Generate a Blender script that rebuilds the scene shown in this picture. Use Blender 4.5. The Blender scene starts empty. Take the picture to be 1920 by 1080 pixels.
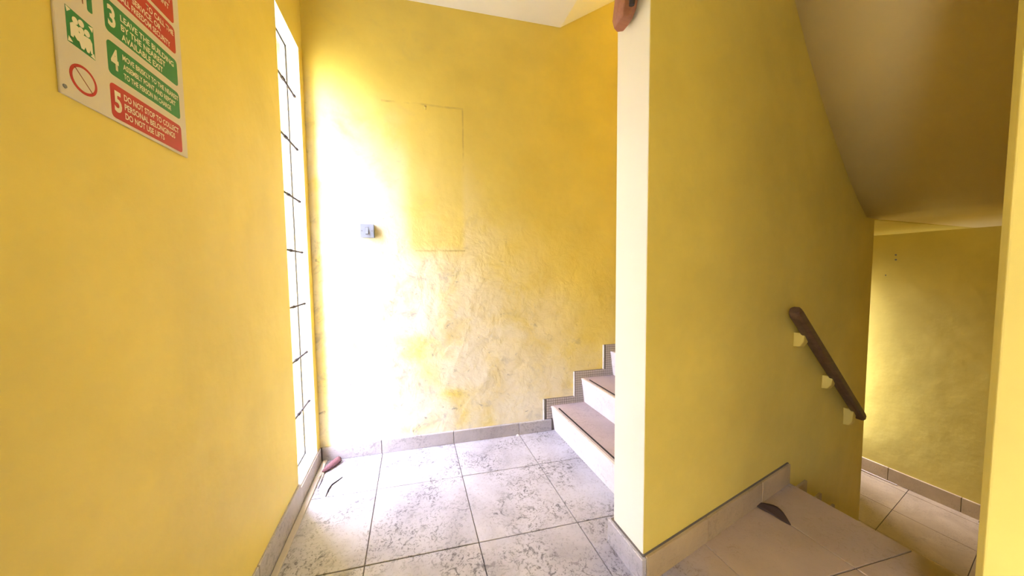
import bpy, bmesh, math, random
from mathutils import Vector, Matrix
random.seed(7)
sc = bpy.context.scene
COL = sc.collection

# ------------------------------------------------------------------ camera
cam_d = bpy.data.cameras.new('camera')
cam = bpy.data.objects.new('camera', cam_d)
COL.objects.link(cam)
sc.camera = cam
r3 = Vector((0.9472261, -0.32038946, -0.01064464))
u3 = Vector((0.02757172, 0.04834276, 0.99845019))
f3 = Vector((0.31937833, 0.94605157, -0.05462521))
cam.matrix_world = Matrix(((r3.x, u3.x, -f3.x, 0), (r3.y, u3.y, -f3.y, 0), (r3.z, u3.z, -f3.z, 1.25), (0, 0, 0, 1)))
cam_d.sensor_fit = 'HORIZONTAL'
cam_d.sensor_width = 36.0
cam_d.lens = 574.275 / 1920 * 36.0
cam_d.clip_start = 0.02

# ------------------------------------------------------------------ daylight, exposure
SKY = 80.0
w = bpy.data.worlds.new('sky')
sc.world = w
w.use_nodes = True
bg = w.node_tree.nodes['Background']
# overcast sky: three times brighter overhead than at the horizon, darker ground below
wt = w.node_tree
tc = wt.nodes.new('ShaderNodeTexCoord')
sx = wt.nodes.new('ShaderNodeSeparateXYZ')
wt.links.new(tc.outputs['Generated'], sx.inputs[0])
rp = wt.nodes.new('ShaderNodeValToRGB')
mr = wt.nodes.new('ShaderNodeMapRange')
mr.inputs['From Min'].default_value = -1
wt.links.new(sx.outputs[2], mr.inputs['Value'])
wt.links.new(mr.outputs[0], rp.inputs[0])
el = rp.color_ramp.elements
el[0].position = 0.49
el[0].color = (0.16, 0.155, 0.15, 1)
el[1].position = 0.51
el[1].color = (0.29, 0.285, 0.36, 1)
e2 = el.new(1.0)
e2.color = (0.77, 0.76, 1.0, 1)
wt.links.new(rp.outputs[0], bg.inputs[0])
bg.inputs[1].default_value = SKY
sc.view_settings.view_transform = 'Standard'
sc.view_settings.look = 'None'
sc.view_settings.gamma = 1.0
sc.view_settings.exposure = 0.0
sc.view_settings.use_curve_mapping = False


def portal(name, loc, direction, sx, sy):
    d = bpy.data.lights.new(name, 'AREA')
    d.shape = 'RECTANGLE'
    d.size = sx
    d.size_y = sy
    d.cycles.is_portal = True
    o = bpy.data.objects.new(name, d)
    o.location = loc
    o.rotation_euler = Vector(direction).to_track_quat('-Z', 'Z').to_euler()
    COL.objects.link(o)


portal('daylight_slit', (-0.80, 2.04, 1.36), (1, 0, 0), 0.5, 2.7)

# ------------------------------------------------------------------ materials
def mat(name, rgb, rough=0.6, spec=0.3):
    m = bpy.data.materials.new(name)
    m.use_nodes = True
    b = m.node_tree.nodes['Principled BSDF']
    b.inputs['Base Color'].default_value = (*rgb, 1)
    b.inputs['Roughness'].default_value = rough
    b.inputs['Specular IOR Level'].default_value = spec
    return m


class NT:
    def __init__(self, m):
        self.m = m
        self.t = m.node_tree
        self.b = self.t.nodes['Principled BSDF']
        self.co = self.t.nodes.new('ShaderNodeTexCoord').outputs['Object']

    def n(self, typ, **kw):
        nd = self.t.nodes.new(typ)
        for k, v in kw.items():
            if k.startswith('i_'):
                key = k[2:]
                key = int(key) if key.isdigit() else key.replace('_', ' ')
                nd.inputs[key].default_value = v
            else:
                setattr(nd, k, v)
        return nd

    def link(self, a, b):
        self.t.links.new(a, b)

    def noise(self, scale, detail=4, rough=0.55, vec=None, dist=0.0):
        nd = self.n('ShaderNodeTexNoise')
        nd.inputs['Scale'].default_value = scale
        nd.inputs['Detail'].default_value = detail
        nd.inputs['Roughness'].default_value = rough
        nd.inputs['Distortion'].default_value = dist
        self.link(vec or self.co, nd.inputs['Vector'])
        return nd.outputs['Fac']

    def ramp(self, fac, stops):
        nd = self.n('ShaderNodeValToRGB')
        el = nd.color_ramp.elements
        while len(el) < len(stops):
            el.new(0.5)
        for e, (p, c) in zip(el, stops):
            e.position = p
            e.color = (*c, 1) if len(c) == 3 else c
        self.link(fac, nd.inputs[0])
        return nd.outputs[0]

    def mix(self, fac, a, b, mode='MIX'):
        nd = self.n('ShaderNodeMix', data_type='RGBA', blend_type=mode)
        for s, v in ((0, fac), (6, a), (7, b)):
            if hasattr(v, 'is_output'):
                self.link(v, nd.inputs[s])
            elif s == 0:
                nd.inputs[0].default_value = v
            else:
                nd.inputs[s].default_value = (*v, 1)
        return nd.outputs[2]

    def math(self, op, a, b=None, clamp=False):
        nd = self.n('ShaderNodeMath', operation=op, use_clamp=clamp)
        for i, v in enumerate((a, b)):
            if v is None:
                continue
            if hasattr(v, 'is_output'):
                self.link(v, nd.inputs[i])
            else:
                nd.inputs[i].default_value = v
        return nd.outputs[0]

    def bump(self, h, strength, dist, normal=None):
        nd = self.n('ShaderNodeBump')
        nd.inputs['Strength'].default_value = strength
        nd.inputs['Distance'].default_value = dist
        self.link(h, nd.inputs['Height'])
        if normal:
            self.link(normal, nd.inputs['Normal'])
        return nd.outputs[0]

    def sep(self):
        nd = self.n('ShaderNodeSeparateXYZ')
        self.link(self.co, nd.inputs[0])
        return nd.outputs

    def smooth(self, v, a, b):
        nd = self.n('ShaderNodeMapRange', interpolation_type='SMOOTHSTEP')
        nd.inputs['From Min'].default_value = a
        nd.inputs['From Max'].default_value = b
        self.link(v, nd.inputs['Value'])
        return nd.outputs[0]


YEL = (0.79, 0.635, 0.145)


def paint(name, rgb, mottle=0.06, bump=0.12, rough=0.5):
    m = mat(name, rgb, rough, 0.35)
    t = NT(m)
    n1 = t.noise(1.6, 5, 0.6)
    dark = tuple(c * (1 - mottle * 2.2) for c in rgb)
    lite = tuple(min(1, c * (1 + mottle)) for c in rgb)
    col = t.ramp(n1, [(0.3, dark), (0.7, lite)])
    t.link(col, t.b.inputs['Base Color'])
    f = t.noise(55, 3, 0.6)
    g = t.noise(5, 3, 0.5)
    b1 = t.bump(g, bump * 1.2, 0.05)
    b2 = t.bump(f, bump, 0.004, b1)
    t.link(b2, t.b.inputs['Normal'])
    return m


M = {}
M['paint'] = paint('yellow_wall_paint', YEL)
M['cream'] = paint('cream_ceiling_paint', (0.88, 0.86, 0.83), 0.03, 0.08)
M['end'] = paint('window_lit_end_paint', (0.87, 0.83, 0.70), 0.02, 0.06)
M['soffit'] = paint('pale_yellow_soffit_paint', (0.86, 0.70, 0.36), 0.03, 0.08)
M['white'] = paint('white_reveal_paint', (0.85, 0.84, 0.82), 0.02, 0.05)


def damp_lit_paint():
    m = mat('damp_stained_lit_yellow_paint', YEL, 0.5, 0.35)
    t = NT(m)
    X, Y, Z = t.sep()
    n1 = t.noise(1.6, 5, 0.6)
    base = t.ramp(n1, [(0.3, tuple(c * 0.88 for c in YEL)), (0.7, tuple(min(1, c * 1.06) for c in YEL))])
    # window light painted in over washed-out, chalky paint: a slanting zone from beside the window down to the foot of the stairs
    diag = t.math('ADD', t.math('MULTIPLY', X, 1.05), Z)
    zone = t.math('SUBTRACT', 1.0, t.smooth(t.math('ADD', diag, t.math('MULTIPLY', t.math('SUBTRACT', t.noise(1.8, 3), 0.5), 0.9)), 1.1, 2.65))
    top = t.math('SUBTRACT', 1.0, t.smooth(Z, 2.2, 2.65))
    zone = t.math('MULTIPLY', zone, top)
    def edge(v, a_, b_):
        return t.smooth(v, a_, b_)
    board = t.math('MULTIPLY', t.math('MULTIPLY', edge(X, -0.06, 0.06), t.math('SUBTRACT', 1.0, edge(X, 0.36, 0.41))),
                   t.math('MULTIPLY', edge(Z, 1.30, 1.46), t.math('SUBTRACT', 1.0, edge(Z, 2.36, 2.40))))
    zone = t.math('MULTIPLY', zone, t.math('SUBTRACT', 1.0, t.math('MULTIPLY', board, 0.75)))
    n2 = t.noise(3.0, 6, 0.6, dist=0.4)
    lit_chalk = t.math('MULTIPLY', zone, t.smooth(n2, 0.2, 0.6))
    col = t.mix(t.math('MULTIPLY', lit_chalk, 0.9), base, (0.84, 0.79, 0.66))
    # grey smudges
    n3 = t.noise(6.5, 6, 0.65, dist=0.7)
    sm = t.math('MULTIPLY', t.smooth(n3, 0.52, 0.74), t.math('MAXIMUM', zone, 0.12))
    col = t.mix(t.math('MULTIPLY', sm, t.math('SUBTRACT', 0.75, t.math('MULTIPLY', t.smooth(X, -0.2, 0.7), 0.45))), col, (0.25, 0.26, 0.29))
    n5 = t.noise(14, 6, 0.7, dist=0.5)
    sm2 = t.math('MULTIPLY', t.smooth(n5, 0.60, 0.72), zone)
    col = t.mix(t.math('MULTIPLY', sm2, 0.7), col, (0.16, 0.165, 0.18))
    # outline left behind by a removed notice board: x -0.14..0.39, z 1.40..2.385
    def line(v, c, wdt):
        d = t.math('ABSOLUTE', t.math('SUBTRACT', v, c))
        return t.math('SUBTRACT', 1.0, t.smooth(d, wdt * 0.3, wdt))
    def inside(v, a, b):
        return t.math('MULTIPLY', t.math('GREATER_THAN', v, a), t.math('LESS_THAN', v, b))
    wob = t.math('MULTIPLY', t.math('SUBTRACT', t.noise(4, 2), 0.5), 0.02)
    Xw = t.math('ADD', X, wob)
    Zw = t.math('ADD', Z, wob)
    l1 = t.math('MULTIPLY', line(Zw, 2.385, 0.010), inside(X, -0.14, 0.39))
    l2 = t.math('MULTIPLY', line(Xw, 0.39, 0.008), inside(Z, 1.95, 2.39))
    l3 = t.math('MULTIPLY', line(Zw, 1.40, 0.009), inside(X, 0.05, 0.39))
    ln = t.math('MAXIMUM', t.math('MAXIMUM', l1, l2), l3)
    ln = t.math('MULTIPLY', ln, t.smooth(t.noise(7, 3), 0.35, 0.6))
    col = t.mix(t.math('MULTIPLY', ln, 0.5), col, (0.40, 0.29, 0.09))
    t.link(col, t.b.inputs['Base Color'])
    # blistered plaster on the lower half
    zb = t.math('MULTIPLY', t.math('SUBTRACT', 1.0, t.smooth(Z, 1.2, 1.9)), 1.0)
    n4 = t.noise(7, 6, 0.6, dist=0.3)
    bl = t.math('MULTIPLY', t.math('ADD', zb, 0.06), n4)
    b0 = t.bump(t.noise(2.6, 3, 0.5), 0.35, 0.05)
    b1 = t.bump(bl, 0.6, 0.022, b0)
    b2 = t.bump(t.noise(60, 3, 0.6), 0.12, 0.004, b1)
    t.link(b2, t.b.inputs['Normal'])
    return m


M['damp_lit'] = damp_lit_paint()


def stone(name, lo, mid, hi, pit=0.5, sheen=0.42, bounce_tint=None):
    m = mat(name, mid, sheen, 0.4)
    t = NT(m)
    big = t.noise(3.2, 5, 0.6, dist=0.6)
    col = t.ramp(big, [(0.28, lo), (0.5, mid), (0.72, hi)])
    inf = t.n('ShaderNodeObjectInfo')
    tone = t.ramp(inf.outputs['Random'], [(0.0, (0.92, 0.92, 0.92)), (1.0, (1.06, 1.06, 1.06))])
    col = t.mix(1.0, col, tone, 'MULTIPLY')
    v1 = t.noise(26, 6, 0.7, dist=1.6)
    p1 = t.smooth(v1, 0.52, 0.62)
    zones = t.smooth(t.noise(4.5, 3, 0.5), 0.38, 0.6)
    p1 = t.math('MULTIPLY', p1, zones)
    v2 = t.noise(75, 4, 0.7, dist=0.8)
    p2 = t.math('MULTIPLY', t.smooth(v2, 0.53, 0.64), t.math('ADD', t.math('MULTIPLY', zones, 0.6), 0.3))
    pm = t.math('MAXIMUM', p1, p2)
    col = t.mix(t.math('MULTIPLY', pm, pit), col, tuple(c * 0.32 for c in lo))
    if bounce_tint:                                   # warm wall bounce painted into the tiles near the falling stairs
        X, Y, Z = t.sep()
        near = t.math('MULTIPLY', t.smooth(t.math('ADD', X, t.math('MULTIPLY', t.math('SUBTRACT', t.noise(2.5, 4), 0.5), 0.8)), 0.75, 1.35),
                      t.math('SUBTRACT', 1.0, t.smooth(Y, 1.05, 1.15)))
        dn = t.ramp(t.noise(4, 5, 0.6), [(0.3, tuple(c * 0.85 for c in bounce_tint)), (0.7, bounce_tint)])
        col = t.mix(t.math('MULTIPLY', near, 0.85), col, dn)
    t.link(col, t.b.inputs['Base Color'])
    h = t.math('SUBTRACT', 1.0, pm)
    t.link(t.bump(h, 0.35, 0.003), t.b.inputs['Normal'])
    return m


M['tile'] = stone('travertine_floor_tile', (0.38, 0.365, 0.42), (0.51, 0.495, 0.565), (0.62, 0.605, 0.68), 0.9, bounce_tint=(0.60, 0.44, 0.26))
M['tile_tan'] = stone('bounce_tan_floor_tile', (0.38, 0.28, 0.16), (0.46, 0.34, 0.20), (0.54, 0.41, 0.25), 0.25)  # tan copy of the floor tile, yellow wall bounce put into its colour
M['skirt_tan'] = stone('bounce_tan_skirting', (0.44, 0.33, 0.19), (0.52, 0.40, 0.23), (0.58, 0.45, 0.27), 0.25)  # tan copy of the skirting stone, warm shaded tone painted in
M['skirt'] = stone('skirting_stone', (0.38, 0.355, 0.38), (0.47, 0.44, 0.46), (0.55, 0.52, 0.54), 0.5)
M['riser'] = stone('terrazzo_riser', (0.70, 0.66, 0.66), (0.77, 0.74, 0.74), (0.82, 0.79, 0.79), 0.3)
M['tread'] = stone('terrazzo_tread', (0.44, 0.36, 0.38), (0.52, 0.43, 0.46), (0.58, 0.49, 0.52), 0.25)
M['grout'] = mat('dark_grout', (0.16, 0.14, 0.13), 0.9)
M['mosaic'] = mat('brown_grey_mosaic', (0.52, 0.46, 0.44), 0.4, 0.5)
M['black'] = mat('black_rubber', (0.03, 0.025, 0.03), 0.7)
M['strip'] = mat('pale_cement_strip', (0.52, 0.47, 0.42), 0.7)
M['metal'] = mat('dark_steel_bar', (0.05, 0.042, 0.045), 0.6, 0.1)
M['frame'] = mat('dark_window_frame', (0.022, 0.02, 0.02), 0.6, 0.1)


def wood(name, lo, hi, rough=0.5):
    m = mat(name, hi, rough, 0.4)
    t = NT(m)
    mp = t.n('ShaderNodeMapping')
    mp.inputs['Scale'].default_value = (3, 30, 30)
    t.link(t.co, mp.inputs['Vector'])
    nz = t.noise(1.5, 6, 0.65, mp.outputs[0], 0.4)
    t.link(t.ramp(nz, [(0.3, lo), (0.7, hi)]), t.b.inputs['Base Color'])
    t.link(t.bump(nz, 0.15, 0.003), t.b.inputs['Normal'])
    return m


M['wood_dark'] = wood('dark_brown_varnished_wood', (0.075, 0.042, 0.026), (0.145, 0.085, 0.05))
M['wood_red'] = wood('reddish_brown_wood', (0.27, 0.11, 0.065), (0.40, 0.17, 0.10))
M['sign_white'] = mat('off_white_sign_board', (0.66, 0.60, 0.55), 0.4)
M['sign_red'] = mat('sign_red', (0.42, 0.018, 0.028), 0.4)
M['sign_green'] = mat('sign_green', (0.010, 0.19, 0.065), 0.4)
M['sign_print'] = mat('sign_lettering', (0.80, 0.76, 0.66), 0.4)
M['sign_line'] = mat('sign_dark_line', (0.22, 0.06, 0.04), 0.5)
M['switch'] = mat('grey_white_switch_plastic', (0.25, 0.28, 0.37), 0.4, 0.3)
M['screw'] = mat('screw_steel', (0.18, 0.18, 0.2), 0.4)
M['brass'] = mat('yellowed_steel_nail', (0.55, 0.42, 0.12), 0.4)
M['leaf'] = mat('dry_dark_leaf', (0.075, 0.05, 0.04), 0.7)
M['pink'] = mat('faded_pink_husk', (0.20, 0.095, 0.11), 0.8)
M['twig'] = mat('dark_twig', (0.022, 0.016, 0.015), 0.9, 0.1)
M['paper'] = mat('white_paper', (0.8, 0.8, 0.8), 0.8)
M['pale_stick'] = mat('pale_dusty_strip', (0.62, 0.52, 0.40), 0.8)


def glass():
    m = bpy.data.materials.new('window_glass')
    m.use_nodes = True
    t = m.node_tree
    t.nodes.clear()
    out = t.nodes.new('ShaderNodeOutputMaterial')
    tr = t.nodes.new('ShaderNodeBsdfTransparent')
    tr.inputs[0].default_value = (0.95, 0.96, 0.96, 1)
    gl = t.nodes.new('ShaderNodeBsdfGlossy')
    gl.inputs['Roughness'].default_value = 0.05
    mx = t.nodes.new('ShaderNodeMixShader')
    mx.inputs[0].default_value = 0.06
    t.links.new(tr.outputs[0], mx.inputs[1])
    t.links.new(gl.outputs[0], mx.inputs[2])
    t.links.new(mx.outputs[0], out.inputs[0])
    return m


M['glass'] = glass()


# ------------------------------------------------------------------ mesh helpers
class MB:
    def __init__(self):
        self.v, self.f = [], []

    def add(self, vs, fs):
        o = len(self.v)
        self.v += [tuple(p) for p in vs]
        self.f += [tuple(i + o for i in f) for f in fs]
        return self

    def prism(self, poly, z0, z1):          # poly: xy counter-clockwise
        n = len(poly)
        vs = [(x, y, z0) for x, y in poly] + [(x, y, z1) for x, y in poly]
        fs = [tuple(range(n - 1, -1, -1)), tuple(range(n, 2 * n))]
        fs += [(i, (i + 1) % n, n + (i + 1) % n, n + i) for i in range(n)]
        return self.add(vs, fs)

    def box(self, x0, x1, y0, y1, z0, z1):
        return self.prism([(x0, y0), (x1, y0), (x1, y1), (x0, y1)], z0, z1)

    def sweep_y(self, prof, y0, y1):        # prof: xz outline; y0,y1 numbers or fn(x)
        g0 = y0 if callable(y0) else (lambda x: y0)
        g1 = y1 if callable(y1) else (lambda x: y1)
        n = len(prof)
        vs = [(x, g0(x), z) for x, z in prof] + [(x, g1(x), z) for x, z in prof]
        fs = [tuple(range(n)), tuple(range(2 * n - 1, n - 1, -1))]
        fs += [(i, n + i, n + (i + 1) % n, (i + 1) % n) for i in range(n)]
        return self.add(vs, fs)

    def sweep_x(self, prof, x0, x1):        # prof: yz outline
        n = len(prof)
        vs = [(x0, y, z) for y, z in prof] + [(x1, y, z) for y, z in prof]
        fs = [tuple(range(n)), tuple(range(2 * n - 1, n - 1, -1))]
        fs += [(i, n + i, n + (i + 1) % n, (i + 1) % n) for i in range(n)]
        return self.add(vs, fs)

    def tube(self, pts, rad, seg=8, flat=1.0):
        pts = [Vector(p) for p in pts]
        rs = rad if isinstance(rad, (list, tuple)) else [rad] * len(pts)
        rings = []
        for i, p in enumerate(pts):
            d = (pts[min(i + 1, len(pts) - 1)] - pts[max(i - 1, 0)]).normalized()
            a = Vector((0, 0, 1)) if abs(d.z) < 0.9 else Vector((1, 0, 0))
            s = d.cross(a).normalized()
            u = s.cross(d)
            rings.append([p + rs[i] * (math.cos(2 * math.pi * k / seg) * s + flat * math.sin(2 * math.pi * k / seg) * u) for k in range(seg)])
        vs = [q for r in rings for q in r]
        fs = []
        for i in range(len(pts) - 1):
            for k in range(seg):
                a, b = i * seg + k, i * seg + (k + 1) % seg
                fs.append((a, b, b + seg, a + seg))
        fs.append(tuple(range(seg - 1, -1, -1)))
        fs.append(tuple(range((len(pts) - 1) * seg, len(pts) * seg)))
        return self.add(vs, fs)

    def build(self, name, material, parent=None, bevel=0.0, smooth=False, seg=2):
        me = bpy.data.meshes.new(name)
        off = parent.location.copy() if parent is not None and parent.type == 'EMPTY' else Vector((0, 0, 0))
        if parent is not None and parent.parent is not None:
            off = Vector((0, 0, 0))
            q = parent
            while q is not None:
                off += q.location
                q = q.parent
        me.from_pydata([tuple(Vector(p) - off) for p in self.v], [], self.f)
        bm = bmesh.new()
        bm.from_mesh(me)
        bmesh.ops.recalc_face_normals(bm, faces=bm.faces)
        if bevel > 0:
            ed = [e for e in bm.edges if len(e.link_faces) == 2 and e.calc_face_angle(0) > 0.5]
            bmesh.ops.bevel(bm, geom=ed, offset=bevel, segments=seg, affect='EDGES', profile=0.5, clamp_overlap=True)
        bm.to_mesh(me)
        bm.free()
        if smooth:
            for p in me.polygons:
                p.use_smooth = True
        me.materials.append(M[material] if isinstance(material, str) else material)
        o = bpy.data.objects.new(name, me)
        COL.objects.link(o)
        if parent is not None:
            o.parent = parent
        return o


def struct(o, label=None, cat=None):
    o['kind'] = 'structure'
    if label:
        o['label'] = label
    if cat:
        o['category'] = cat
    return o


def tag(o, label, cat, group=None):
    o['label'] = label
    o['category'] = cat
    if group:
        o['group'] = group
    return o


def empty(name, loc):
    o = bpy.data.objects.new(name, None)
    o.empty_display_size = 0.05
    o.location = loc
    COL.objects.link(o)
    return o


# ------------------------------------------------------------------ plan (metres; floor z = 0)
XL = -0.588                                   # left wall face
LY = lambda y: XL - 0.0071 * (y - 2.23)       # left wall leans a touch
TB = math.tan(-0.098)
BY = lambda x: 2.2325 + TB * x                # facing wall
TS = math.tan(0.1589)
E0, E1 = 0.8556, 3.352
SY = lambda x: 0.9364 + TS * (x - E0)         # dividing wall, near face
ST = 0.186
SB = lambda x: SY(x) + ST                     # dividing wall, far face
XF = 5.115                                    # end wall of the lower landing
CZ = 3.046
W0, W1, WS, WH = 1.862, 2.214, 0.10, 2.60
NX = 2.072
LOW = -1.174
RY = -2.3                                     # wall behind the camera
PX = 1.45                                     # pier / right wall
BEND = 1.9
BY2 = lambda x: BY(BEND) + 0.10 * (x - BEND)

# floor ------------------------------------------------------------------
fl = struct(MB().prism([(-0.80, RY), (NX - 0.004, RY), (NX - 0.004, 2.45), (-0.80, 2.45)], -0.18, -0.006).build('floor', 'grout'),
            'grey travertine tiled floor of the stair landing', 'floor')


def clip(poly, nx, ny, c):                    # keep nx*x+ny*y <= c
    out = []
    for i in range(len(poly)):
        a, b = poly[i], poly[(i + 1) % len(poly)]
        da, db = nx * a[0] + ny * a[1] - c, nx * b[0] + ny * b[1] - c
        if da <= 0:
            out.append(a)
        if (da < 0 < db) or (db < 0 < da):
            k = da / (da - db)
            out.append((a[0] + k * (b[0] - a[0]), a[1] + k * (b[1] - a[1])))
    return out


def area(poly):
    return 0.5 * sum(poly[i][0] * poly[(i + 1) % len(poly)][1] - poly[(i + 1) % len(poly)][0] * poly[i][1] for i in range(len(poly)))


def tiles(parent, ox, oy, t, sx, sy, ir, jr, clips, z, th, mtl='tile', gap=0.0022):
    # grid lines: x = ox + sx*(y-oy) + i*t ;  y = oy + sy*x + j*t
    def pt(i, j):
        X0 = ox + i * t
        Y0 = oy + j * t
        y = (Y0 + sy * (X0 - sx * oy)) / (1 - sx * sy)
        return (X0 + sx * (y - oy), y)
    for i in range(*ir):
        for j in range(*jr):
            g = gap / t
            p = [pt(i + g, j + g), pt(i + 1 - g, j + g), pt(i + 1 - g, j + 1 - g), pt(i + g, j + 1 - g)]
            for c in clips:
                p = clip(p, *c)
                if len(p) < 3:
                    break
            if len(p) < 3 or area(p) < 0.002:
                continue
            dz = random.uniform(-0.0008, 0.0008)
            MB().prism(p, z - th, z + dz).build('tile', mtl, parent, 0.0012, seg=1)


tiles(fl, -0.2066, 1.8469, 0.4871, 0.0099, -0.1047, (-2, 6), (-9, 2),
      [(1, 0, NX), (-1, 0, 0.70), (0, -1, 2.3), (0, 1, 2.40)], 0.0, 0.02)

# walls ------------------------------------------------------------------
wl = MB()
XO = -0.80
U0, U1, UZ0, UZ1 = -1.12, -0.58, 0.12, 2.10     # added unseen window behind the viewer, fills the right side with daylight
for a, b, z0, z1 in ((RY, U0, -0.2, CZ + 0.3), (U1, W0, -0.2, CZ + 0.3), (U0, U1, -0.2, UZ0), (U0, U1, UZ1, CZ + 0.3)):
    wl.prism([(XO, a), (LY(a), a), (LY(b), b), (XO, b)], z0, z1)
wl.prism([(XO, W1), (LY(W1), W1), (LY(2.34), 2.34), (XO, 2.34)], -0.2, CZ + 0.3)
wl.prism([(XO, W0), (LY(W0), W0), (LY(W1), W1), (XO, W1)], -0.2, WS)
wl.prism([(XO, W0), (LY(W0), W0), (LY(W1), W1), (XO, W1)], WH, CZ + 0.3)
struct(wl.build('wall_left', 'paint'), 'yellow painted wall with the safety notice and the slit window', 'wall')

struct(MB().prism([(-0.80, BY(-0.8)), (BEND, BY(BEND)), (BEND, 2.6), (-0.80, 2.6)], -0.2, 5.8).build('wall_back', 'damp_lit'),
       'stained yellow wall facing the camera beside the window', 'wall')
# wall beyond the bend, with the window that lights the lower landing
V0, V1, VZ0, VZ1 = XF - 0.30, XF, -0.75, 1.15
wb = MB()
yb = lambda x: BY2(x)
def seg(x0, x1, z0, z1):
    wb.prism([(x0, yb(x0)), (x1, yb(x1)), (x1, yb(x1) + 0.22), (x0, yb(x0) + 0.22)], z0, z1)
seg(BEND, V0, -1.5, 5.8)
seg(XF, XF + 0.2, -1.5, 5.8)
seg(V0, V1, -1.5, VZ0)
seg(V0, V1, VZ1, 5.8)
struct(wb.build('wall_back_stair', 'paint'), 'yellow wall behind the stairs, hidden by the dividing wall', 'wall')

wc = MB().prism([(E0, SY(E0)), (E1, SY(E1)), (E1, SB(E1)), (E0, SB(E0))], -1.5, 5.8).build('wall_center', 'paint', bevel=0.006)
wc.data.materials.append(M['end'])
for p in wc.data.polygons:                    # narrow end: window light put into the colour, same yellow paint underneath
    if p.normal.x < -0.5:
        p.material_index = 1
struct(wc,
       'yellow dividing wall between the rising and the falling stair flight', 'wall')

struct(MB().prism([(PX, RY), (5.4, RY), (5.4, 0.345), (1.50, 0.3617), (PX, 0.3385)], -1.5, CZ + 0.4).build('wall_right', 'paint', bevel=0.004),
       'yellow wall corner at the right edge of the view', 'wall')
struct(MB().box(XF, XF + 0.2, 0.30, 2.75, -1.5, 5.8).build('wall_end', 'paint'), 'orange yellow end wall of the lower landing', 'wall')

struct(MB().sweep_y([(3.14, -1.5), (3.32, -1.5), (3.32, 1.555), (3.14, 1.405)], lambda x: SB(x) + 0.002, lambda x: BY2(x) - 0.002).build('wall_understair', 'paint'), 'yellow wall closing the space under the rising stairs', 'wall')
struct(MB().box(-0.80, PX + 0.3, RY - 0.2, RY, -0.2, CZ + 0.3).build('wall_rear', 'paint'), 'plain yellow wall behind the viewer', 'wall')
portal('daylight_fill_rear', (XO - 0.02, (U0 + U1) / 2, (UZ0 + UZ1) / 2), (1, 0, 0), U1 - U0, UZ1 - UZ0)  # portal of the added fill window
portal('daylight_landing', ((V0 + V1) / 2, yb(4.97) + 0.26, (VZ0 + VZ1) / 2), (0, -1, 0), V1 - V0, VZ1 - VZ0)

# ceiling and stair soffits ------------------------------------------------
cl = MB()
cl.box(-0.80, 1.115, RY - 0.2, 2.6, CZ, CZ + 0.25)
cl.prism([(1.115, RY - 0.2), (1.70, RY - 0.2), (1.70, SY(1.70) + 0.05), (1.115, SY(1.115) + 0.05)], CZ, CZ + 0.25)
struct(cl.build('ceiling', 'cream'), 'cream painted ceiling of the landing', 'ceiling')
pr = [(1.56, 3.10), (1.75, 2.875), (1.948, 2.647), (2.126, 2.435), (2.363, 2.205), (2.56, 2.035), (2.784, 1.858), (2.98, 1.725), (3.175, 1.615), (XF + 0.02, 1.615),
      (XF + 0.02, 1.775), (3.3, 1.775), (1.70, 3.2)]
sf = MB().sweep_y(pr, 0.33, lambda x: SY(min(x, E1)) + 0.03).build('ceiling_lower_flight', 'soffit')
for p in sf.data.polygons:
    p.use_smooth = abs(p.normal.y) < 0.5
struct(sf, 'sloping tan underside of the flight above the falling stairs', 'ceiling')
struct(MB().sweep_y([(1.115, CZ), (5.3, CZ + 0.61 * 4.185), (5.3, CZ + 0.61 * 4.185 + 0.2), (1.115, CZ + 0.25)], lambda x: SB(min(x, E1)) - 0.02, 2.7).build('ceiling_upper_flight', 'cream'),
       'cream sloping underside of the flight above the rising stairs', 'ceiling')
struct(MB().prism([(3.10, SB(3.10) - 0.05), (E1, SY(E1) + 0.031), (XF + 0.02, SY(E1) + 0.031), (XF + 0.02, 2.7), (3.10, 2.7)], 1.615, 1.775).build('floor_upper_landing', 'paint'),
       'landing slab above the lower landing', 'floor')

# lower landing -------------------------------------------------------------
lf = struct(MB().box(3.3, XF + 0.1, 0.30, 2.75, LOW - 0.2, LOW - 0.006).build('floor_lower', 'grout'), 'tan tiled floor of the lower landing', 'floor')
tiles(lf, 3.55, 0.85, 0.4871, 0.0, 0.16, (0, 4), (-4, 4), [(1, 0, XF + 0.03), (0, -1, -0.32), (0, 1, 2.6)], LOW, 0.02, 'tile_tan')

# skirtings -----------------------------------------------------------------
bb = struct(MB().prism([(LY(2.29), BY(LY(2.29))), (LY(2.29), BY(LY(2.29)) - 0.006), (1.03, BY(1.03) - 0.006), (1.03, BY(1.03))], 0.0, 0.088).build('baseboard_back', 'grout'),
            'stone skirting under the stained facing wall', 'baseboard')
js = [XL + 0.012, -0.2066, 0.2805, 0.7676, 1.03]
for a, b in zip(js[:-1], js[1:]):
    a, b = a + 0.0015, b - 0.0015
    MB().prism([(a, BY(a) - 0.016), (b, BY(b) - 0.016), (b, BY(b) + 0.004), (a, BY(a) + 0.004)], 0.0, 0.092).build('skirting_tile', 'skirt', bb, 0.002, seg=1)

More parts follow.
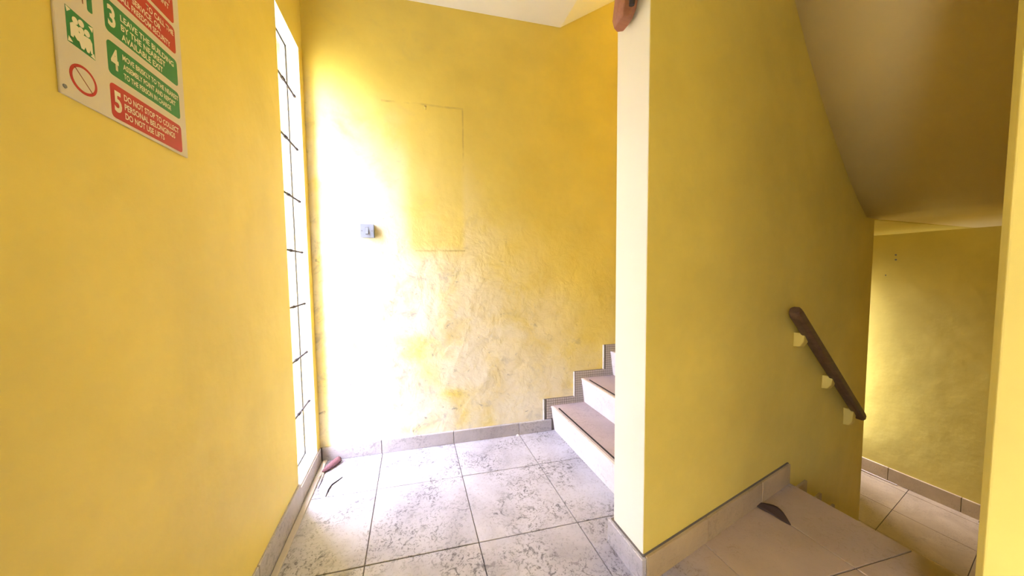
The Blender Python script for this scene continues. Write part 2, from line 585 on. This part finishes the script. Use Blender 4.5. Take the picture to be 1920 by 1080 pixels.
bl = struct(MB().box(XL - 0.01, XL + 0.006, RY, W0 - 0.004, 0.0, 0.125).build('baseboard_left', 'grout'), 'stone skirting along the wall with the safety notice', 'baseboard')
y = W0
while y > RY + 0.05:
    a = max(y - 0.4871, RY)
    MB().box(XL - 0.01, XL + 0.014, a + 0.0015, y - 0.0015, 0.0, 0.13).build('skirting_tile', 'skirt', bl, 0.003, seg=1)
    y = a
MB().box(XL - 0.01, XL + 0.010, W0 + 0.0015, 2.268, 0.0, WS - 0.003).build('skirting_tile', 'skirt', bl, 0.003, seg=1)
struct(MB().prism([(-0.572, RY), (-0.545, RY), (-0.545, BY(-0.56) - 0.016), (-0.572, BY(-0.57) - 0.016)], 0.0, 0.010).build('trim_1', 'strip', bevel=0.003),
       'pale narrow cement strip on the floor along the window wall', 'trim')

bs = struct(MB().prism([(E0 - 0.008, SY(E0) - 0.008), (NX, SY(NX) - 0.008), (NX, SB(NX) - 0.05), (E0 + 0.1, SB(E0 + 0.1) - 0.05), (E0 + 0.1, SB(E0) + 0.008), (E0 - 0.008, SB(E0) + 0.008)], 0.0, 0.1165).build('baseboard_center', 'grout'),
            'stone skirting around the foot of the dividing wall', 'baseboard')
MB().box(E0 - 0.020, E0 + 0.002, SY(E0) - 0.018, SB(E0) + 0.018, 0, 0.114).build('skirting_tile', 'skirt', bs, 0.003, seg=1)
xs = [E0 + 0.0035, 1.2672, 1.7543, NX]
for a, b in zip(xs[:-1], xs[1:]):
    a, b = a + 0.0015, b - 0.0015
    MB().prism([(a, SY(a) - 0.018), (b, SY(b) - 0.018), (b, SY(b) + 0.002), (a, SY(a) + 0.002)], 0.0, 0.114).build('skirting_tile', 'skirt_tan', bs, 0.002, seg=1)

be = struct(MB().box(XF - 0.008, XF + 0.01, 0.36, 2.34, LOW, LOW + 0.146).build('baseboard_end', 'grout'), 'stone skirting at the foot of the lower landing end wall', 'baseboard')
for k in range(5):
    a = 0.36 + k * 0.4871
    b = min(a + 0.4871, 2.34)
    if b - a > 0.02:
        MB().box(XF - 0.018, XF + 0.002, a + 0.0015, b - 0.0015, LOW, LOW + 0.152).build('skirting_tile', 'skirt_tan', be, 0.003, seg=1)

# window ----------------------------------------------------------------------
w1 = empty('window_1', (XL, (W0 + W1) / 2, WS))
struct(w1, 'tall narrow slit window with horizontal steel bars in the corner', 'window')
GX = -0.648
rv = MB()                                       # white plastered reveal lining
rv.box(GX - 0.03, XL + 0.001, W1 - 0.004, W1 + 0.001, WS, WH)
rv.box(GX - 0.03, XL + 0.001, W0 - 0.001, W0 + 0.004, WS, WH)
rv.box(GX - 0.03, XL + 0.001, W0, W1, WH - 0.004, WH + 0.001)
rv.build('reveal_lining', 'white', w1)
MB().box(GX - 0.03, XL + 0.004, W0, W1, WS - 0.002, WS + 0.008).build('sill', 'white', w1, 0.002, seg=1)
fr = MB()
fr.box(GX - 0.012, GX + 0.004, W0 + 0.004, W0 + 0.012, WS + 0.008, WH - 0.004)
fr.box(GX - 0.008, GX - 0.001, W1 - 0.0072, W1 - 0.004, WS + 0.008, WH - 0.004)
fr.box(GX - 0.008, GX - 0.001, W0 + 0.004, W1 - 0.004, WS + 0.008, WS + 0.012)
fr.box(GX - 0.008, GX - 0.001, W0 + 0.004, W1 - 0.004, WH - 0.008, WH - 0.004)
fr.build('window_frame', 'frame', w1)
MB().box(GX - 0.006, GX - 0.002, W0 + 0.010, W1 - 0.008, WS + 0.012, WH - 0.008).build('pane', 'glass', w1)
for z in (0.467, 0.772, 1.068, 1.3755, 1.6755, 1.9785, 2.281):
    br = MB().tube([(XL - 0.012, W0 + 0.002, z), (XL - 0.012, 2.150, z)], 0.0055, 8).build('bar', 'metal', w1, smooth=False)
    MB().tube([(XL - 0.012, 1.955, z), (XL - 0.012, 1.985, z)], 0.009, 8).build('bar_clip', 'metal', br)
    MB().tube([(XL - 0.012, 2.135, z), (XL - 0.012, 2.152, z)], 0.008, 8).build('bar_clip', 'metal', br)

w2 = empty('window_2', ((V0 + V1) / 2, yb(4.97), VZ0))
struct(w2, 'window of the lower landing behind the dividing wall', 'window')
f2 = MB()
for x in (V0, V1 - 0.012):
    f2.box(x, x + 0.012, yb(V0) + 0.04, yb(V0) + 0.06, VZ0, VZ1)
for z in (VZ0, VZ1 - 0.04):
    f2.box(V0, V1, yb(V0) + 0.04, yb(V0) + 0.06, z, z + 0.04)
f2.build('window_frame', 'frame', w2)
MB().box(V0 + 0.01, V1 - 0.01, yb(V0) + 0.048, yb(V0) + 0.052, VZ0 + 0.02, VZ1 - 0.02).build('pane', 'glass', w2)

w3 = empty('window_fill', (XL, (U0 + U1) / 2, UZ0))
struct(w3, 'added unseen window behind the viewer that brightens the right side', 'window')
f3_ = MB()
for y in (U0, U1 - 0.01):
    f3_.box(GX - 0.012, GX + 0.004, y, y + 0.01, UZ0, UZ1)
f3_.build('window_frame', 'frame', w3)
MB().box(GX - 0.006, GX - 0.002, U0, U1, UZ0, UZ1).build('pane', 'glass', w3)

# rising stairs ---------------------------------------------------------------
R1, RG, RR, NOSE = 1.056, 0.254, 0.1976, 0.0275
su = empty('staircase', (R1, 1.6, 0))
tag(su, 'pale terrazzo stairs rising to the right along the facing wall', 'stairs')
y_in = lambda x: SB(max(x, E0)) + 0.001
y_out = lambda x: (BY(x) if x < BEND else BY2(x)) - 0.001
for k in range(9):
    x = R1 + k * RG
    z = k * RR
    MB().sweep_y([(x, z), (x + 0.05, z), (x + 0.05, z + RR - 0.012), (x - NOSE + 0.003, z + RR - 0.012)], y_in, y_out).build('riser', 'riser', su)
    x2 = x + RG + 0.02 if k < 8 else x + 0.4
    tr = MB().sweep_y([(x - NOSE, z + RR - 0.014), (x2, z + RR - 0.014), (x2, z + RR), (x - NOSE + 0.004, z + RR), (x - NOSE, z + RR - 0.004)], y_in, y_out).build('tread', 'tread', su)
    MB().box(x - NOSE - 0.0015, x - NOSE + 0.014, y_in(x) + 0.01, y_out(x) - 0.012, z + RR - 0.013, z + RR + 0.0008).build('tread_edge', 'riser', tr)
    MB().box(x - NOSE + 0.030, x - NOSE + 0.040, y_in(x) + 0.02, y_out(x) - 0.07, z + RR - 0.002, z + RR + 0.003).build('nosing_strip', 'black', tr)
sb = MB().sweep_y([(R1 + 0.045, 0.0)] + [c for k in range(9) for c in ((R1 + k * RG + 0.045, (k + 1) * RR - 0.013), (R1 + (k + 1) * RG + 0.045, (k + 1) * RR - 0.013))] + [(R1 + 9 * RG + 0.045, 9 * RR - 0.16), (R1 + 0.4, 0.0)],
                  lambda q: y_in(q) + 0.001, lambda q: y_out(q) - 0.001)
sb.build('stair_body', 'cream', su)

# mosaic stringer along the rising stairs
def stepz(x):
    k = math.floor((x - (R1 - NOSE)) / RG) + 1
    return max(0, min(9, k)) * RR
BW = 0.056
def inband(x, z):
    if z < stepz(x) + 0.0:
        return False
    return z < stepz(x + BW) + (BW if x + BW > R1 - NOSE else 0)
gz = MB()
for k in range(5):
    x = R1 - NOSE + k * RG
    z = k * RR
    z0 = 0.092 if k == 0 else z + BW
    x1 = x + RG - BW
    gz.prism([(x - BW, BY(x - BW) - 0.006), (x, BY(x) - 0.006), (x, BY(x) + 0.01), (x - BW, BY(x - BW) + 0.01)], z0 if k == 0 else z - 0.0, z + RR + BW)
    gz.prism([(x, BY(x) - 0.006), (x1, BY(x1) - 0.006), (x1, BY(x1) + 0.01), (x, BY(x) + 0.01)], z + RR - 0.01, z + RR + BW)
for k in range(5):
    x = R1 - NOSE + k * RG + NOSE + 0.004
    gz.prism([(x - NOSE - 0.004, BY(x - NOSE) - 0.006), (x, BY(x) - 0.006), (x, BY(x) + 0.01), (x - NOSE - 0.004, BY(x - NOSE) + 0.01)], max(0.0, k * RR), (k + 1) * RR)
ms = struct(gz.build('baseboard_stair', 'grout'), 'stepped mosaic skirting following the rising stairs on the wall', 'baseboard')
cell = BW / 3
mc = MB()
x = R1 - NOSE - BW
ix = 0
while x < 2.0:
    z = 0.092
    base = stepz(x + cell / 2 - NOSE)
    zt = stepz(x + BW - 1e-4 + cell * 0.0 + 0.0) + BW
    z = max(0.095, base)
    n = int(round((zt - z) / cell))
    if n > 0:
        ch = (zt - z) / n
        for q in range(n):
            a, b = x + 0.0019, x + cell - 0.0019
            mc.prism([(a, BY(a) - 0.010), (b, BY(b) - 0.010), (b, BY(b) - 0.003), (a, BY(a) - 0.003)], z + q * ch + 0.0019, z + (q + 1) * ch - 0.0019)
    x += cell
mt = mc.build('mosaic_tiles', 'mosaic', ms)
mt['kind'] = 'stuff'
for k in range(4):  # pale strips paint in the window light on the mosaic's left edges
    x = R1 - NOSE + k * RG - BW
    MB().prism([(x - 0.007, BY(x - 0.007) - 0.013), (x, BY(x) - 0.013), (x, BY(x) + 0.004), (x - 0.007, BY(x - 0.007) + 0.004)], 0.092 if k == 0 else k * RR + BW, (k + 1) * RR + BW).build('lit_edge_strip', 'riser', ms)

# falling stairs ----------------------------------------------------------------
sd = empty('staircase', (NX, 0.75, LOW))
tag(sd, 'tan stone stairs falling away beside the wooden handrail', 'stairs')
NR, DR, DG = 7, -LOW / 7, 0.235
fy0 = lambda x: 0.3617 + (x - 1.5) * (0.345 - 0.3617) / 3.9 + 0.001
fy1 = lambda x: SY(min(x, E1)) - 0.001
for k in range(NR):
    x = NX + k * DG
    z = -k * DR
    MB().sweep_y([(x - 0.02, z - DR), (x - 0.0, z - DR), (x - 0.0, z - 0.02), (x - 0.02, z - 0.02)], fy0, fy1).build('riser', 'tile_tan', sd)
    if k < NR - 1:
        MB().sweep_y([(x - 0.01, z - DR - 0.03), (x + DG + 0.012, z - DR - 0.03), (x + DG + 0.012, z - DR), (x - 0.01, z - DR)], fy0, fy1).build('tread', 'tile_tan', sd)
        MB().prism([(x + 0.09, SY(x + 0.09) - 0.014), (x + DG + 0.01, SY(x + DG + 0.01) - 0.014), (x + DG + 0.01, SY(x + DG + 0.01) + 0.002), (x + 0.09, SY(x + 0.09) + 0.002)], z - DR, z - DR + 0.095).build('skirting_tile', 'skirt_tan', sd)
bd = [(NX, -0.18)] + [c for k in range(NR) for c in ((NX + k * DG - 0.02, -(k + 1) * DR - 0.031), (NX + (k + 1) * DG - 0.02, -(k + 1) * DR - 0.031))]
bd = bd[1:] + [(NX + NR * DG - 0.02, LOW - 0.2), (NX - 0.02, LOW - 0.2)]
MB().sweep_y(bd, fy0, fy1).build('stair_body', 'grout', sd)

# ------------------------------------------------------------------ wall handrail on the dividing wall
hr = empty('handrail', (2.45, SY(2.45), 0.6))
tag(hr, 'dark brown wooden handrail sloping down the dividing wall', 'handrail')
HA, HB = (1.935, 1.028), (3.05, 0.178)
def spt(x, z, off):
    L = math.hypot(1, TS)
    return Vector((x + off * TS / L, SY(x) - off / L, z))
def rail(A, B, off0, off1, h):
    d = Vector((B[0] - A[0], B[1] - A[1])).normalized()
    nrm = Vector((-d.y, d.x))
    prof = [(off0 + 0.006, -h / 2), (off1 - 0.012, -h / 2), (off1, -h / 2 + 0.014), (off1, h / 2 - 0.018), (off1 - 0.014, h / 2), (off0 + 0.012, h / 2), (off0, h / 2 - 0.014), (off0, -h / 2 + 0.008)]
    vs, n = [], len(prof)
    L = (Vector(B) - Vector(A)).length
    for s, sh in ((0, 0.55), (0.012, 0.86), (0.035, 1), (L - 0.03, 1), (L - 0.01, 0.86), (L, 0.6)):
        for o_, h_ in prof:
            oo = (off0 + off1) / 2 + (o_ - (off0 + off1) / 2) * (0.75 + 0.25 * sh)
            vs.append(spt(A[0] + d.x * s + nrm.x * h_ * sh, A[1] + d.y * s + nrm.y * h_ * sh, oo))
    fs = [tuple(range(n)), tuple(range(5 * n, 6 * n))]
    for i in range(5):
        fs += [(i * n + k, i * n + (k + 1) % n, (i + 1) * n + (k + 1) % n, (i + 1) * n + k) for k in range(n)]
    return MB().add(vs, fs)
rail(HA, HB, 0.030, 0.080, 0.066).build('rail', 'wood_dark', hr, 0.003, seg=1)
for x, zb in ((2.085, 0.80), (2.505, 0.475), (2.905, 0.135)):
    zt = HA[1] + (HB[1] - HA[1]) * (x - HA[0]) / (HB[0] - HA[0]) - 0.03
    m = MB()
    pf = [(0, zb), (0.030, zb + 0.006), (0.046, zb + 0.035), (0.052, zt + 0.0), (0.0, zt)]
    n = len(pf)
    vs = [spt(x, z, o_) for o_, z in pf] + [spt(x + 0.055, z - 0.010, o_) for o_, z in pf]
    fs = [tuple(range(n)), tuple(range(n, 2 * n))] + [(i, (i + 1) % n, n + (i + 1) % n, n + i) for i in range(n)]
    m.add(vs, fs)
    m.build('bracket', 'paint', hr, 0.003, seg=1)

# ------------------------------------------------------------------ handrail end at the top of the dividing wall
h2 = empty('handrail', (E0, 1.02, 2.2))
tag(h2, 'reddish brown wooden handrail end on the white lit wall edge', 'handrail')
xc = E0 - 0.038
pth = [(xc, 1.036, 2.205), (xc, 1.030, 2.235), (xc, 1.012, 2.30), (xc, 0.992, 2.40), (xc, 0.95, 2.60), (xc, 0.90, 2.82)]
m = MB()
prof = [(-0.032, -0.036), (-0.036, 0.0), (-0.030, 0.040), (0.0, 0.052), (0.030, 0.040), (0.034, 0.0), (0.030, -0.036), (0.0, -0.046)]
vs = []
for i, (px_, py_, pz_) in enumerate(pth):
    s = (0.72, 0.95, 1, 1, 1, 1)[i]
    for a, b in prof:
        vs.append((px_ + a * s, py_ + b * s * 1.0, pz_ - (b * 0.12)))
n = len(prof)
fs = [tuple(range(n)), tuple(range(5 * n, 6 * n))]
for i in range(5):
    fs += [(i * n + k, i * n + (k + 1) % n, (i + 1) * n + (k + 1) % n, (i + 1) * n + k) for k in range(n)]
m.add(vs, fs)
m.build('rail', 'wood_red', h2, 0.004, seg=2)
MB().tube([(xc - 0.012, 0.975, 2.222), (xc - 0.014, 0.955, 2.32), (xc - 0.014, 0.93, 2.45), (xc - 0.014, 0.86, 2.82)], [0.010, 0.014, 0.014, 0.014], 8).build('groove', 'black', h2)
MB().box(E0 - 0.02, E0 + 0.01, 0.95, 0.99, 2.55, 2.62).build('bracket', 'metal', h2)

# ------------------------------------------------------------------ safety notice on the left wall
SGX = LY(0.95) + 0.0008
sg = empty('safety_sign', (SGX, 0.786, 1.575))
tag(sg, 'white red and green numbered emergency notice on the yellow wall', 'sign')
MB().box(SGX, SGX + 0.004, 0.786, 1.118, 1.575, 2.105).build('board', 'sign_white', sg, 0.001, seg=1)
FX = SGX + 0.004


def flat_poly(name, pts, material, layer, parent):
    """print on the board: outline in (y, z), 0.15 mm per layer"""
    x0, x1 = FX - 0.0002, FX + 0.00025 * layer
    n = len(pts)
    m = MB()
    m.add([(x0, y, z) for y, z in pts] + [(x1, y, z) for y, z in pts], [tuple(range(n)), tuple(range(n, 2 * n))] + [(i, (i + 1) % n, n + (i + 1) % n, n + i) for i in range(n)])
    return m.build(name, material, parent)


def rrect(y0, y1, z0, z1, r, k=4):
    out = []
    for cy, cz, a0 in ((y1 - r, z1 - r, 0), (y0 + r, z1 - r, 90), (y0 + r, z0 + r, 180), (y1 - r, z0 + r, 270)):
        for i in range(k + 1):
            a = math.radians(a0 + 90 * i / k)
            out.append((cy + r * math.cos(a), cz + r * math.sin(a)))
    return out


def circ(cy, cz, ry, rz, k=24):
    return [(cy + ry * math.cos(2 * math.pi * i / k), cz + rz * math.sin(2 * math.pi * i / k)) for i in range(k)]


def lettering(txt, y, z, h, wid, parent, bold=0.0, layer=2):
    cu = bpy.data.curves.new('lettering', 'FONT')
    cu.body = txt
    cu.size = 1.0
    cu.offset = bold
    cu.resolution_u = 3
    tmp = bpy.data.objects.new('lettering', cu)
    COL.objects.link(tmp)
    bpy.context.view_layer.update()
    me = bpy.data.meshes.new_from_object(tmp.evaluated_get(bpy.context.evaluated_depsgraph_get()))
    bpy.data.objects.remove(tmp)
    bpy.data.curves.remove(cu)
    xs = [v.co.x for v in me.vertices]
    ys = [v.co.y for v in me.vertices]
    sx = wid / (max(xs) - min(xs))
    sy = h / (max(ys) - min(ys))
    bx, by = min(xs), min(ys)
    off = Vector((0, 0, 0))
    q = parent
    while q is not None:
        off += q.location
        q = q.parent
    for v in me.vertices:
        v.co = Vector((FX + 0.00025 * layer + 0.0001, y + (v.co.x - bx) * sx, z + (v.co.y - by) * sy)) - off
    me.materials.append(M['sign_print'])
    o = bpy.data.objects.new('lettering', me)
    COL.objects.link(o)
    o.parent = parent
    return o


RZ = {5: (1.581, 1.652), 4: (1.669, 1.738), 3: (1.755, 1.822), 2: (1.838, 1.906), 1: (1.916, 1.984)}
TX = {5: [('DO NOT STOP TO COLLECT', 0.918, 1.085), ('PERSONAL BELONGINGS', 0.918, 1.070), ('DO NOT USE LIFTS', 0.918, 1.031)],
      4: [('MOVE BRISKLY TO THE NEAREST', 0.922, 1.092), ('ASSEMBLY POINT AND REPORT', 0.922, 1.080), ('TO THE PERSON IN CHARGE', 0.922, 1.062)],
      3: [('LEAVE THE BUILDING', 0.924, 1.083), ('BY THE NEAREST', 0.924, 1.052), ('AVAILABLE EXIT', 0.924, 1.042)],
      2: [('SERVICE 0178 TO CALL THE', 0.922, 1.092), ('SERVICE. OR 08072733054', 0.922, 1.090), ('CALL FREEDOM SECURITY', 0.922, 1.075)],
      1: [('NEAREST', 1.010, 1.088), ('POINT', 1.030, 1.080)]}
TX[2] = [('TO CALL THE', 1.000, 1.090), ('SERVICE. OR', 0.960, 1.045), ('CALL FREEDOM SECURITY', 0.922, 1.075)]
for k, (z0, z1) in RZ.items():
    pn = flat_poly('panel', rrect(0.886, 1.096, z0, z1, 0.009), 'sign_green' if k in (3, 4) else 'sign_red', 1, sg)
    if k >= 3:
        lettering(str(k), 0.893, z0 + 0.014, 0.044, 0.018, pn, 0.03)
    n = len(TX[k])
    for i, (s, ya, yb_) in enumerate(TX[k]):
        lh = 0.0135 if k != 4 else 0.0120
        zc = z1 - 0.010 - lh - i * (0.0195)
        lettering(s, ya, zc, lh, yb_ - ya, pn, 0.022)
# pictograms
pg = flat_poly('pictogram', [(0.806, 1.677), (0.858, 1.674), (0.858, 1.736), (0.806, 1.741)], 'sign_green', 1, sg)
for cy, cz in ((0.8225, 1.7235), (0.834, 1.7265), (0.8335, 1.7125), (0.8445, 1.716)):
    flat_poly('figure_head', circ(cy, cz, 0.0055, 0.0065, 14), 'sign_print', 2, pg)
flat_poly('figure_body', [(0.8125, 1.690), (0.8125, 1.713), (0.818, 1.718), (0.828, 1.716), (0.828, 1.706), (0.84, 1.708), (0.850, 1.709), (0.8535, 1.703), (0.8535, 1.682), (0.850, 1.682),
                          (0.8485, 1.688), (0.846, 1.680), (0.842, 1.680), (0.839, 1.687), (0.836, 1.680), (0.831, 1.680), (0.828, 1.690), (0.824, 1.690), (0.819, 1.696), (0.817, 1.690)], 'sign_print', 2, pg)
for cy, cz, sy_, sz_ in ((0.8065, 1.740, 1, -1), (0.8575, 1.735, -1, -1), (0.8065, 1.678, 1, 1), (0.8575, 1.675, -1, 1)):
    flat_poly('corner_arrow', [(cy, cz), (cy + sy_ * 0.009, cz + sz_ * 0.002), (cy + sy_ * 0.002, cz + sz_ * 0.010)], 'sign_print', 2, pg)
ring = flat_poly('prohibition_ring', circ(0.8305, 1.6205, 0.0265, 0.0265, 32), 'sign_red', 1, sg)
flat_poly('ring_centre', circ(0.8305, 1.6205, 0.0212, 0.0212, 32), 'sign_white', 2, ring)
flat_poly('slash', [(0.8135, 1.6365), (0.8150, 1.6375), (0.8470, 1.6040), (0.8455, 1.6030)], 'sign_line', 3, ring)
flat_poly('pictogram', rrect(0.8495, 0.8600, 1.762, 1.815, 0.0035), 'sign_green', 1, sg)
flat_poly('pictogram', [(0.836, 1.815), (0.8405, 1.768), (0.842, 1.768), (0.8425, 1.815)], 'sign_line', 1, sg)
MB().add([(FX - 0.001, y_, z_) for y_, z_ in circ(0.7935, 1.590, 0.004, 0.004, 10)] + [(FX + 0.0012, y_, z_) for y_, z_ in circ(0.7935, 1.590, 0.0034, 0.0034, 10)],
         [tuple(range(10)), tuple(range(10, 20))] + [(i, (i + 1) % 10, 10 + (i + 1) % 10, 10 + i) for i in range(10)]).build('screw', 'screw', sg)

# ------------------------------------------------------------------ light switch
cx_, cz_ = -0.2465, 1.525
swt = empty('light_switch', (cx_, BY(cx_), cz_ - 0.045))
tag(swt, 'small bluish white square light switch on the stained wall', 'light switch')
def bxy(x, off):
    L = math.hypot(1, TB)
    return (x + off * TB / L, BY(x) - off / L)
def wallbox(x0, x1, o0, o1, z0, z1):
    return MB().prism([bxy(x0, o1), bxy(x1, o1), bxy(x1, o0), bxy(x0, o0)], z0, z1)
wallbox(cx_ - 0.041, cx_ + 0.041, -0.004, 0.024, cz_ - 0.043, cz_ + 0.043).build('back_box', 'switch', swt, 0.002, seg=1)
wallbox(cx_ - 0.043, cx_ + 0.043, 0.024, 0.031, cz_ - 0.045, cz_ + 0.045).build('face_plate', 'switch', swt, 0.003, seg=2)
rk = MB()
p0, p1 = bxy(cx_ - 0.009, 0.0), bxy(cx_ + 0.009, 0.0)
def rp(x, o_, z):
    a = bxy(x, o_)
    return (a[0], a[1], z)
rk.add([rp(cx_ + s * 0.008, o_, cz_ + z) for s in (-1, 1) for o_, z in ((0.028, -0.021), (0.039, -0.019), (0.032, 0.021), (0.028, 0.021))],
       [(0, 1, 2, 3), (4, 5, 6, 7), (0, 1, 5, 4), (1, 2, 6, 5), (2, 3, 7, 6), (3, 0, 4, 7)])
rk.build('rocker', 'switch', swt)
wallbox(cx_ - 0.0105, cx_ + 0.0105, 0.030, 0.0315, cz_ - 0.024, cz_ + 0.024).build('rocker_slot', 'screw', swt)
for s in (-1, 1):
    a, b = bxy(cx_ + s * 0.031, 0.029), bxy(cx_ + s * 0.031, 0.033)
    MB().tube([(a[0], a[1], cz_), (b[0], b[1], cz_)], 0.0042, 10).build('screw', 'screw', swt)

# nail
a, b = bxy(0.142, -0.01), bxy(0.142, 0.035)
nl = empty('nail', (0.142, BY(0.142), 2.356))
tag(nl, 'small nail sticking out of the facing wall above the switch', 'nail')
MB().tube([(a[0], a[1], 2.354), (b[0], b[1], 2.358)], 0.003, 8).build('shank', 'brass', nl)
c = bxy(0.142, 0.039)
MB().tube([(b[0], b[1], 2.358), (c[0], c[1], 2.3585)], [0.0085, 0.007], 12).build('head', 'brass', nl)

# small plug holes left in the walls
wbk, wen = bpy.data.objects['wall_back'], bpy.data.objects['wall_end']
for x, z, r in ((-0.481, 0.508, 0.004), (-0.390, 0.499, 0.005), (0.212, 0.276, 0.003)):
    a, b = bxy(x, -0.003), bxy(x, 0.0008)
    MB().tube([(a[0], a[1], z), (b[0], b[1], z)], r, 8).build('plug_hole', 'screw', wbk)
for y, z, r in ((1.863, 1.385, 0.009), (1.861, 1.332, 0.009), (1.931, 1.160, 0.006)):
    MB().tube([(XF + 0.003, y, z), (XF - 0.0008, y, z)], r, 8).build('plug_hole', 'screw', wen)

# ------------------------------------------------------------------ litter
def leaf():
    A, B = Vector((1.712, 1.078, 0.004)), Vector((1.726, 0.918, 0.004))
    ax = (B - A)
    side = Vector((1, 0.09, 0)).normalized()
    rows, cols = 11, 7
    top, bot = [], []
    for i in range(rows):
        t_ = i / (rows - 1)
        wd = 0.036 * (math.sin(math.pi * min(1, t_ * 1.02)) ** 0.7) * (1.1 - 0.45 * t_) + 0.002
        for j in range(cols):
            s_ = j / (cols - 1) * 2 - 1
            lift = 0.010 * max(0, s_) ** 2 * math.sin(math.pi * t_) + 0.003 * math.sin(math.pi * t_) + 0.002 * math.sin(9 * t_ + 3 * s_)
            p = A + ax * t_ + side * (s_ * wd + 0.020 * math.sin(math.pi * t_)) + Vector((0, 0, max(0.001, lift)))
            top.append(p + Vector((0, 0, 0.0018)))
            bot.append(p - Vector((0, 0, 0.0018)))
    N = rows * cols
    fs = []
    for i in range(rows - 1):
        for j in range(cols - 1):
            q = i * cols + j
            fs.append((q, q + 1, q + cols + 1, q + cols))
            fs.append((N + q, N + q + cols, N + q + cols + 1, N + q + 1))
    brd = [j for j in range(cols)] + [i * cols + cols - 1 for i in range(1, rows)] + [(rows - 1) * cols + j for j in range(cols - 2, -1, -1)] + [i * cols for i in range(rows - 2, 0, -1)]
    for a_, b_ in zip(brd, brd[1:] + brd[:1]):
        fs.append((a_, N + a_, N + b_, b_))
    return MB().add(top + bot, fs)
lv = empty('dry_leaf', (1.72, 1.0, 0.0))
tag(lv, 'dark curled dry leaf on the tan floor below the dividing wall', 'leaf')
leaf().build('blade', 'leaf', lv, smooth=True)
MB().tube([(1.712, 1.072, 0.006), (1.704, 1.094, 0.009), (1.703, 1.104, 0.007)], [0.002, 0.0016, 0.001], 6).build('stalk', 'leaf', lv)

pk = empty('litter_roll', (-0.50, 2.2, 0))
tag(pk, 'pinkish knobbly roll of litter lying in the corner under the window', 'litter')
P0, P1 = Vector((-0.462, 2.235, 0.022)), Vector((-0.540, 2.130, 0.014))
m = MB()
m.tube([P0 + (P1 - P0) * t_ for t_ in (0, 0.04, 0.15, 0.4, 0.65, 0.85, 1)], [0.010, 0.017, 0.020, 0.0205, 0.018, 0.013, 0.006], 12)
m.build('roll', 'pink', pk, smooth=True)
kb = MB()
dr = (P1 - P0).normalized()
sd_ = dr.cross(Vector((0, 0, 1))).normalized()
up = sd_.cross(dr)
for i in range(11):
    t_ = 0.06 + i * 0.075
    rr = 0.020 * (1 - max(0, t_ - 0.45) * 0.8)
    for k in range(9):
        a_ = 2 * math.pi * (k + 0.5 * (i % 2)) / 9
        c_ = P0 + (P1 - P0) * t_ + (sd_ * math.cos(a_) + up * math.sin(a_)) * rr
        if c_.z < 0.004:
            continue
        e = 0.0032
        kb.add([c_ + dr * e, c_ + sd_ * e, c_ - dr * e, c_ - sd_ * e, c_ + up * e, c_ - up * e], [(0, 1, 4), (1, 2, 4), (2, 3, 4), (3, 0, 4), (1, 0, 5), (2, 1, 5), (3, 2, 5), (0, 3, 5)])
kn = kb.build('knobs', 'pink', pk)
kn['kind'] = 'stuff'
m = MB()
for s, e_ in (((-0.540, 2.13, 0.010), (-0.548, 2.20, 0.045)), ((-0.538, 2.128, 0.008), (-0.560, 2.06, 0.013)), ((-0.536, 2.13, 0.008), (-0.535, 2.05, 0.004))):
    s, e_ = Vector(s), Vector(e_)
    m.tube([s, (s + e_) / 2 + Vector((0.003, 0, 0.003)), e_], [0.004, 0.0045, 0.001], 6, 0.5)
m.build('frayed_end', 'pale_stick', pk)

tw = MB().tube([(-0.417, 2.052, 0.002), (-0.440, 2.022, 0.003), (-0.462, 1.996, 0.003), (-0.470, 1.960, 0.004), (-0.473, 1.900, 0.002)], [0.0022, 0.0032, 0.0034, 0.0034, 0.0022], 6).build('twig', 'twig', None)
tag(tw, 'thin bent dark twig on the bright floor tile near the window', 'twig')
tw = MB().tube([(-0.526, 2.066, 0.002), (-0.528, 2.03, 0.003), (-0.531, 1.985, 0.002)], [0.0014, 0.0020, 0.0014], 6).build('twig', 'twig', None)
tag(tw, 'short straight twig beside the pinkish litter roll', 'twig')
pp = MB().add([(0.742, 2.128, 0.001), (0.768, 2.133, 0.001), (0.765, 2.147, 0.003), (0.757, 2.150, 0.012), (0.742, 2.140, 0.004), (0.755, 2.137, 0.009)],
              [(0, 1, 5), (1, 2, 5), (2, 3, 5), (3, 4, 5), (4, 0, 5), (4, 3, 2, 1, 0)]).build('paper_scrap', 'paper')
tag(pp, 'tiny white paper scrap against the facing wall skirting', 'paper')
st = MB().tube([(5.04, 1.215, LOW + 0.012), (5.09, 1.135, LOW + 0.013)], 0.011, 8).build('stick', 'twig')
tag(st, 'short dark stick on the lower landing beside the wall corner', 'stick')
st = MB().tube([(5.075, 2.10, LOW + 0.008), (5.07, 1.92, LOW + 0.009), (5.075, 1.74, LOW + 0.007)], [0.008, 0.009, 0.006], 8).build('stick', 'pale_stick')
tag(st, 'long pale stick along the skirting of the lower landing', 'stick')
